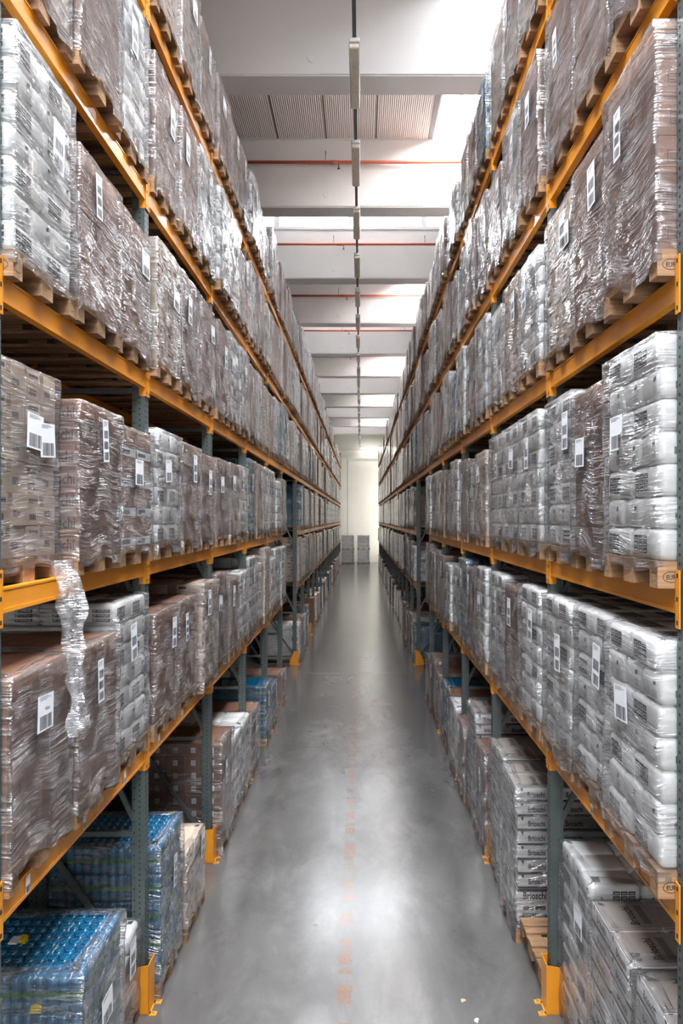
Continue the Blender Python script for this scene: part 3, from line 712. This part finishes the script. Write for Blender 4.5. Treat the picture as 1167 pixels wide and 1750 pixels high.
SLOTN = ['first','second','third','fourth']
def load_label(kind, side, lv, bay, slot, n=None):
    return '%s pallet, %s rack, %s, %s pallet of the %s bay' % (dict(chi='wrapped brown lettered cartons', tan='wrapped pale tan cartons', stamp='wrapped brown stamped cartons',
        band='wrapped white-banded brown cartons', label='wrapped rust-brown cartons', white='film-wrapped white bundles', blue='wrapped blue bottles', box='white display boxes')[kind],
        side, 'floor level' if lv == 0 else LEVEL[lv], SLOTN[slot], ORD[bay])
def make_load(kind, n, x, y, z, side, rng, near=True, topdetail=False, lab='', wrap=True, seed=None, rot=0, grp=None, core_only=False, tag=True):
    s = side_s[side]; K = KINDS[kind]; h = K['h']; H = n*h
    r = empty('pallet_load', (x, y, z), (0 if s > 0 else math.pi)+rot, label=lab, category='pallet load', group=grp or 'pallet loads in the racks')
    link('wooden_pallet', PALM, r)
    if near:
        L = K['lay']; zz = .144; k = 0
        x_in = -.01-GX/max(a for a, b_ in L)
        flank = (-s if z == 0 and len(L) == 1 else 0)     # the side turned to the camera shows, too
        while k < n:
            l = k % len(L); tall = kind == 'box' and k == 0; nx, ny = L[l]; me = unit(kind, l, tall)[1]; hh = .42 if tall else h
            for (cx, cy, a, b_) in grid_cells(nx, ny):
                if a == 0 or (topdetail and k == n-1) or (flank and b_ == (0 if flank < 0 else ny-1) and a < nx):
                    jy = rng.uniform(-.002, .002) ; jx = rng.uniform(-.014, .0) if kind != 'blue' else 0
                    link(K['part'], me, r, (cx+jx, cy+jy, zz))
            zz += hh; k += 1
        H = zz-.144
        nc = n-1 if topdetail and kind != 'box' else n
        if not (kind == 'box' and topdetail): link('inner_stack', core(kind, nc, -.01-GX/max(a for a, b_ in L)-.006 if len(L) == 1 else -.42, cut=flank), r)
        elif True: 
            key = ('boxcore', n, flank)
            if key not in core_cache:
                mb = MB(); mb.box(-1.19, -.42, -.385 if flank >= 0 else .01, .385 if flank <= 0 else -.01, .146, .144+H-h-.01, 'cardboard_white'); core_cache[key] = mb.mesh('inner_stack')
            link('inner_stack', core_cache[key], r)
    else:
        link(K['part']+'_stack', whole(kind, n), r)
    if wrap:
        w = link('stretch_wrap', FILMS[rng.randrange(9) if seed is None else seed], r, (0, 0, .144)); w.scale.z = H
    if tag and kind != 'box':
        t = rng.randrange(3) if near else 0
        for q in range(2 if near and rng.random() < .05 else 1):
            o = link('shipping_label', TAGS[t], r, (.022, rng.uniform(-.22, .26)*(1), .144+H*rng.uniform(.52, .66)), label='white barcode label'); o.rotation_euler.x = rng.uniform(-.09, .09)
            t = 2
    return r, H
# ---- what stands where in the nearest bays: (kind, layers, setback from the usual front) or None
T_ = {
 ('left',0,0): [None, ('blue',5,.0), ('white',4,.14)],
 ('left',0,1): [('blue',5,.0), ('tan',4,-.02), None],
 ('left',0,2): [('label',8,-.02), ('white',6,.0), ('white',6,.0)],
 ('left',0,3): [('band',4,0), None, ('blue',4,.0)],
 ('left',0,4): [('blue',3,0), None, ('stamp',3,.0)],
 ('left',1,0): [('stamp',5,.06), ('stamp',5,.03), ('white',7,.06)],
 ('left',1,1): [('chi',7,.05), ('stamp',5,.06), ('tan',6,.0)],
 ('left',1,2): [('label',7,.05), ('stamp',5,.04), ('white',6,.04)],
 ('left',2,0): [('tan',6,.14), ('chi',7,.03), ('band',4,.03)],
 ('left',2,1): [('white',6,.03), ('stamp',5,.02), ('label',6,.03)],
 ('left',2,2): [('stamp',5,.04), ('stamp',5,.03), ('white',6,.05)],
 ('left',3,0): [('white',7,.03), ('stamp',5,.03), ('chi',7,.05)],
 ('left',3,1): [('tan',6,.03), ('label',7,.05), ('label',7,.04)],
 ('left',4,0): [('tan',6,.05), ('chi',8,.02), ('white',7,.06)],
 ('left',4,1): [('label',7,.05), ('chi',8,.04), ('white',7,.04)],
 ('left',5,1): [('tan',5,.03), ('tan',6,.03), ('stamp',5,.04)],
 ('left',5,2): [('label',6,.03), ('tan',5,.03), ('label',6,.03)],
 ('right',0,0): [('box',7,.17), ('box',7,.17), ('white',8,.17)],
 ('right',0,1): ['pallets', ('box',8,.02), ('box',8,.05)],
 ('right',0,2): [('label',7,.02), ('box',8,.04), ('stamp',5,0)],
 ('right',1,0): [('white',7,.0), ('white',7,.05), ('white',7,.04)],
 ('right',1,1): [('white',7,.03), ('label',7,.05), ('white',7,.05)],
 ('right',1,2): [('white',7,.03), ('label',7,.04), ('blue',5,.04)],
 ('right',2,0): [('white',7,.0), ('label',7,.03), ('white',7,.05)],
 ('right',2,1): [('white',7,.03), ('white',7,.04), ('white',7,.05)],
 ('right',3,0): [('stamp',6,.0), ('chi',8,.03), ('tan',6,.05)],
 ('right',3,1): [('white',6,.03), ('tan',6,.04), ('white',6,.05)],
 ('right',4,0): [('label',7,.03), ('stamp',6,.04), ('stamp',6,.05)],
 ('right',4,1): [('label',7,.03), ('white',7,.04), ('stamp',5,.05)],
 ('right',5,1): [('tan',6,.03), ('stamp',5,.04), ('tan',6,.05)],
 ('right',5,2): [('blue',4,.03), ('stamp',5,.04), ('tan',6,.05)],
}
far = MB()
def far_load(kind, n, x, y, z, s):
    K = KINDS[kind]; h = K['h']; f = 0
    def B(a, b_, c, d, e, g, m_):     # local box to world
        X0, X1 = x+s*a, x+s*b_; far.box(min(X0,X1), max(X0,X1), y+c, y+d, z+e, z+g, m_)
    for yy in (-.35, 0, .35): B(-1.2, 0, yy-.05, yy+.05, 0, .1, 'wood')
    B(-1.2, 0, -.4, .4, .1, .14, 'wood')
    for k in range(n):
        ins = .006 if kind != 'white' else .012
        B(-1.19, -.004-(k % 2)*.006, -.39+ins, .39-ins, .144+k*h, .144+(k+1)*h-ins, BASE[kind])
        if kind == 'white' and k % 2 == 0:
            for yy in (-.3, .08): B(-.004, -.001, yy, yy+.2, .144+k*h+.04, .144+k*h+h-.04, 'print_grey')
    # film sheet over the aisle face and near face
    i = len(far.v); k_ = far.slot('film_b'); H = n*h+.144
    nyy, nzz = 4, 5; rr = random.Random(int(y*100+z*7))
    for a in range(nzz+1):
        for b_ in range(nyy+1):
            far.v.append((x+s*(.012+rr.uniform(-.006,.008)), y-.395+.79*b_/nyy, z+.06+(H-.05)*a/nzz))
    for a in range(nzz):
        for b_ in range(nyy):
            p = i+a*(nyy+1)+b_; far.f.append((p, p+1, p+nyy+2, p+nyy+1)); far.m.append(k_)
            far.uv[len(far.f)-1] = [(y+.2*b_, .25*a), (y+.2*b_+.2, .25*a), (y+.2*b_+.2, .25*a+.25), (y+.2*b_, .25*a+.25)]
WORDN = 0
NIND = 0
for side in ('left', 'right'):
    s = side_s[side]; X0 = side_x[side]
    for bay in range(NPOST[side]-1):
        y0, y1 = POSTS[bay], POSTS[bay+1]-PW; ns = 4 if bay == 5 else 3
        for lv in range(6):
            if bay == 5 and lv < 3: continue
            for sl in range(ns):
                rng = random.Random(hash((side == 'left', lv, bay, sl)))
                w = (y1-y0)/ns; y = y0+w*(sl+.5); spec = None
                tb = T_.get((side, lv, bay))
                if tb: spec = tb[sl]
                else:
                    q = rng.random()
                    if lv == 0 and q < .12 and bay > 2: continue
                    kd = 'white' if q < .45 else 'blue' if q < .53 else rng.choice(('chi','stamp','label','label','tan','stamp'))
                    hmax = 1.30 if lv else 1.15
                    if lv == 5: hmax = rng.uniform(.95, 1.3)
                    nn = int(hmax*rng.uniform(.88, 1.0)/KINDS[kd]['h']+.3); spec = (kd, max(2, nn), rng.uniform(.0, .07))
                if spec is None: continue
                x = X0 + s*(.10 - (.10 if spec == 'pallets' else spec[2]) + rng.uniform(-.008, .008))
                if lv == 0: x += s*.0
                if spec == 'pallets':
                    for k in range(2):
                        r = empty('wooden_pallet', (x+s*.05*k, y+.02*k, .144*k), 0 if s > 0 else math.pi, category='pallet', group='empty pallets',
                                  label='empty wooden pallet on the floor beside the second right upright, %s of the pair' % ('upper', 'lower')[1-k])
                        r2 = link('deck', PALM, r)
                    continue
                kd, nn, _ = spec
                if lv == 0 and bay == 0 and side == 'left' and sl == 2: pass
                if bay <= 7:
                    near = bay < 3
                    if lv == 5 and bay == 0: near = False
                    make_load(kd, nn, x, y, TOPS[lv], side, rng, near=near, topdetail=(lv == 0 and near) or (lv == 1 and bay == 0), wrap=True,
                              lab=load_label(kd, side, lv, bay, sl))
                    NIND += 1
                else: far_load(kd, nn, x, y, TOPS[lv], s)
link('pallet_load', far.mesh('distant_loads'), kind='stuff', label='distant wrapped pallet loads filling the far bays of both racks', category='pallet loads')
print('INDIVIDUAL LOADS', NIND)
# four white loads, stacked two and two, against the far wall
rng = random.Random(5)
for (x, w1) in ((-.62, 'left'), (.90, 'right')):
    z = 0
    for k in range(2):
        r, H = make_load('white', 7, x, 66.6, z, 'left', rng, near=False, lab='white bundle pallet load by the far wall, %s of the %s stack' % (('lower','upper')[k], w1), rot=0, grp='white loads by the far wall', tag=False)
        z += H+.15
# scraps of torn labels and paper caught under the film of the near blue load
for o in list(bpy.data.objects):
    if o.get('label') == load_label('blue', 'left', 0, 0, 1):
        H = .144+5*.25
        for nm, x, z, w, h, m_, lb_ in (('torn_label', -.62, H-.16, .20, .13, 'paper', 'crumpled white paper under the film'), ('torn_label', -.30, H-.20, .08, .07, 'yellow_cap', 'torn yellow label'),
                               ('torn_label', -.86, H-.19, .05, .10, 'yellow_cap', 'torn yellow label'), ('torn_label', -.78, H-.62, .16, .10, 'paper', 'white label')):
            mb = MB(); yy = -.3965
            mb.face([(x-w/2, yy, z-h/2), (x+w*.45, yy-.001, z-h*.45), (x+w/2, yy-.002, z+h*.2), (x+w*.1, yy-.001, z+h/2), (x-w*.4, yy, z+h*.25)], m_)
            mb.face([(x-w*.4, yy+.001, z+h*.25), (x+w*.1, yy, z+h/2), (x+w/2, yy-.001, z+h*.2), (x+w*.45, yy, z-h*.45), (x-w/2, yy+.001, z-h/2)], m_)
            link(nm, mb.mesh(nm), o, label=lb_)
        mb = MB(); mb.lathe((-.60, .02, H-.03), [(.045, 0), (.045, .035), (.03, .04)], 'yellow_cap', 12); mb.box(-.66, -.60, -.05, .03, H, H+.012, 'paper')
        link('torn_label', mb.mesh('torn_label', False), o, label='torn yellow and white label on top')
# loose film hanging from the first load on the left second shelf
mb = MB(); rr = random.Random(11); nu, nv = 16, 46; P0 = []
for j in range(nv+1):
    t = j/nv; z = 4.14 - 1.10*t; wd = .15+.04*math.sin(t*7)-.05*t; 
    cy = 4.27+.06*t-.03*math.sin(t*4); cx = XL+.06+.07*math.sin(min(1, t*3)*1.5)
    for i in range(nu+1):
        a = i/nu-.5; fold = .022*math.sin(a*24+t*5)+.012*math.sin(a*47-t*17+1)
        mb.v.append((cx+fold+.01*math.sin(t*31+a*9), cy+a*2*wd+.008*math.sin(t*23+a*20), z))
for j in range(nv):
    for i in range(nu):
        p = j*(nu+1)+i; mb.f.append((p, p+1, p+nu+2, p+nu+1)); mb.m.append(mb.slot('film_loose')); u0, v0 = i*.03, j*.035
        mb.uv[len(mb.f)-1] = [(u0,v0),(u0+.03,v0),(u0+.03,v0+.035),(u0,v0+.035)]
for o in bpy.data.objects:
    if o.get('label') == load_label('tan', 'left', 2, 0, 0):
        bpy.context.view_layer.update()
        lf = link('loose_film', mb.mesh('loose_film', True), o, label='loose film tail hanging over the beam'); lf.matrix_parent_inverse = o.matrix_world.inverted()
# ------------------------------------------------------------------ lamps on their rail
LX, LZ = -.09, CAM_H+6.855
mb = MB(); mb.box(LX-.028, LX+.028, 2, 66.5, LZ+.09, LZ+.14, 'lamp_rail')
rail = link('lamp_rail', mb.mesh('lamp_rail'), label='dark straight cable rail running along the ceiling over the aisle', category='rail')
hg = MB(); hg.bar((LX, 0, LZ+.14), (LX, 0, U), .012, 'lamp_rail'); HG = hg.mesh('hanger')
for k in range(0, 11): link('hanger', HG, rail, (0, B0+BP*k+BW/2, 0))
lb = MB(); lb.rbox((0, .785, .055), (.16, 1.57, .07), .02, 'lamp_clip', 2); LB = lb.mesh('housing')
ld = MB(); ld.rbox((0, .785, -.005), (.155, 1.50, .085), .035, 'lamp_body', 3); LD = ld.mesh('diffuser', True)
lc = MB(); lc.box(-.004, .004, -.012, .012, -.005, .05, 'lamp_clip')
LCS = [(x, y, 0) for y in (.06, .45, 1.1, 1.5) for x in (-.082, .082)]
LC = lc.mesh('clip')
k = 0; y = 9.84
while y < 65:
    r = empty('ceiling_light', (LX, y, LZ), label='grey tubular ceiling light on the rail, %s from the camera' % ORD[k], category='ceiling light', group='lamps on the ceiling rail')
    hs = link('housing', LB, r); link('diffuser', LD, r)
    for q in LCS: link('clip', LC, hs, q)
    y += 2.66; k += 1
# ------------------------------------------------------------------ sprinkler pipes on the beams
for k in range(1, 11):
    y = B0+BP*k; z = CAM_H+8.95
    mb = MB(); mb.lathe((-3.38, y-.13, z), [(.038, 0), (.038, 6.55)], 'pipe_red', 12, axis=0)
    for x in (-.68,): mb.lathe((x-.09, y-.13, z), [(.048, 0), (.048, .2)], 'pipe_red', 12, axis=0)
    r = link('sprinkler_pipe', mb.mesh('sprinkler_pipe', True), label='red sprinkler pipe along the %s deep ceiling beam from the camera' % ORD[k], category='pipe', group='red pipes across the ceiling')
    h = MB(); h.lathe((-.55, y-.13, z-.17), [(.03, 0), (.03, .02), (.012, .04), (.012, .14)], 'sprinkler', 8); link('sprinkler_head', h.mesh('sprinkler_head'), r)
    h = MB()
    for x in (-.88, 2.1): h.bar((x, y-.13, z+.03), (x, y-.13, z+.28), .014, 'lamp_rail'); h.bar((x, y-.13, z+.28), (x, y+.01, z+.28), .02, 'lamp_rail')
    link('pipe_hanger', h.mesh('pipe_hanger'), r)
# tube light over the far end
mb = MB(); mb.box(.05, 2.0, ENDY-1.2, ENDY-1.1, LZ+.13, LZ+.18, 'lamp_clip')
r = link('wall_light', mb.mesh('wall_light'), label='lit tube light near the top of the far wall', category='light')
mb = MB(); mb.lathe((.07, ENDY-1.15, LZ+.10), [(.025, 0), (.025, 1.9)], 'tube_glow', 10, axis=0); link('tube', mb.mesh('tube'), r)
# scraps on the floor
for k, (x, y, m_, a) in enumerate(((.92, 6.2, 'cardboard_tan', .4), (1.02, 5.95, 'paper', 1.1), (-.15, 6.0, 'cardboard_brown', 0))[:2]):
    mb = MB(); mb.face([(0,0,.004),(.05,.005,.010),(.045,.03,.006),(.01,.035,.012)], m_); mb.face([(.01,.035,0),(.045,.03,0),(.05,.005,0),(0,0,0)], m_)
    o = link('paper_scrap', mb.mesh('paper_scrap'), None, (x, y, .001), label=('small tan cardboard scrap on the grey floor at lower right', 'thin white paper scrap on the grey floor at lower right')[k], category='scrap'); o.rotation_euler.z = a
print('OBJECTS', len(bpy.data.objects))
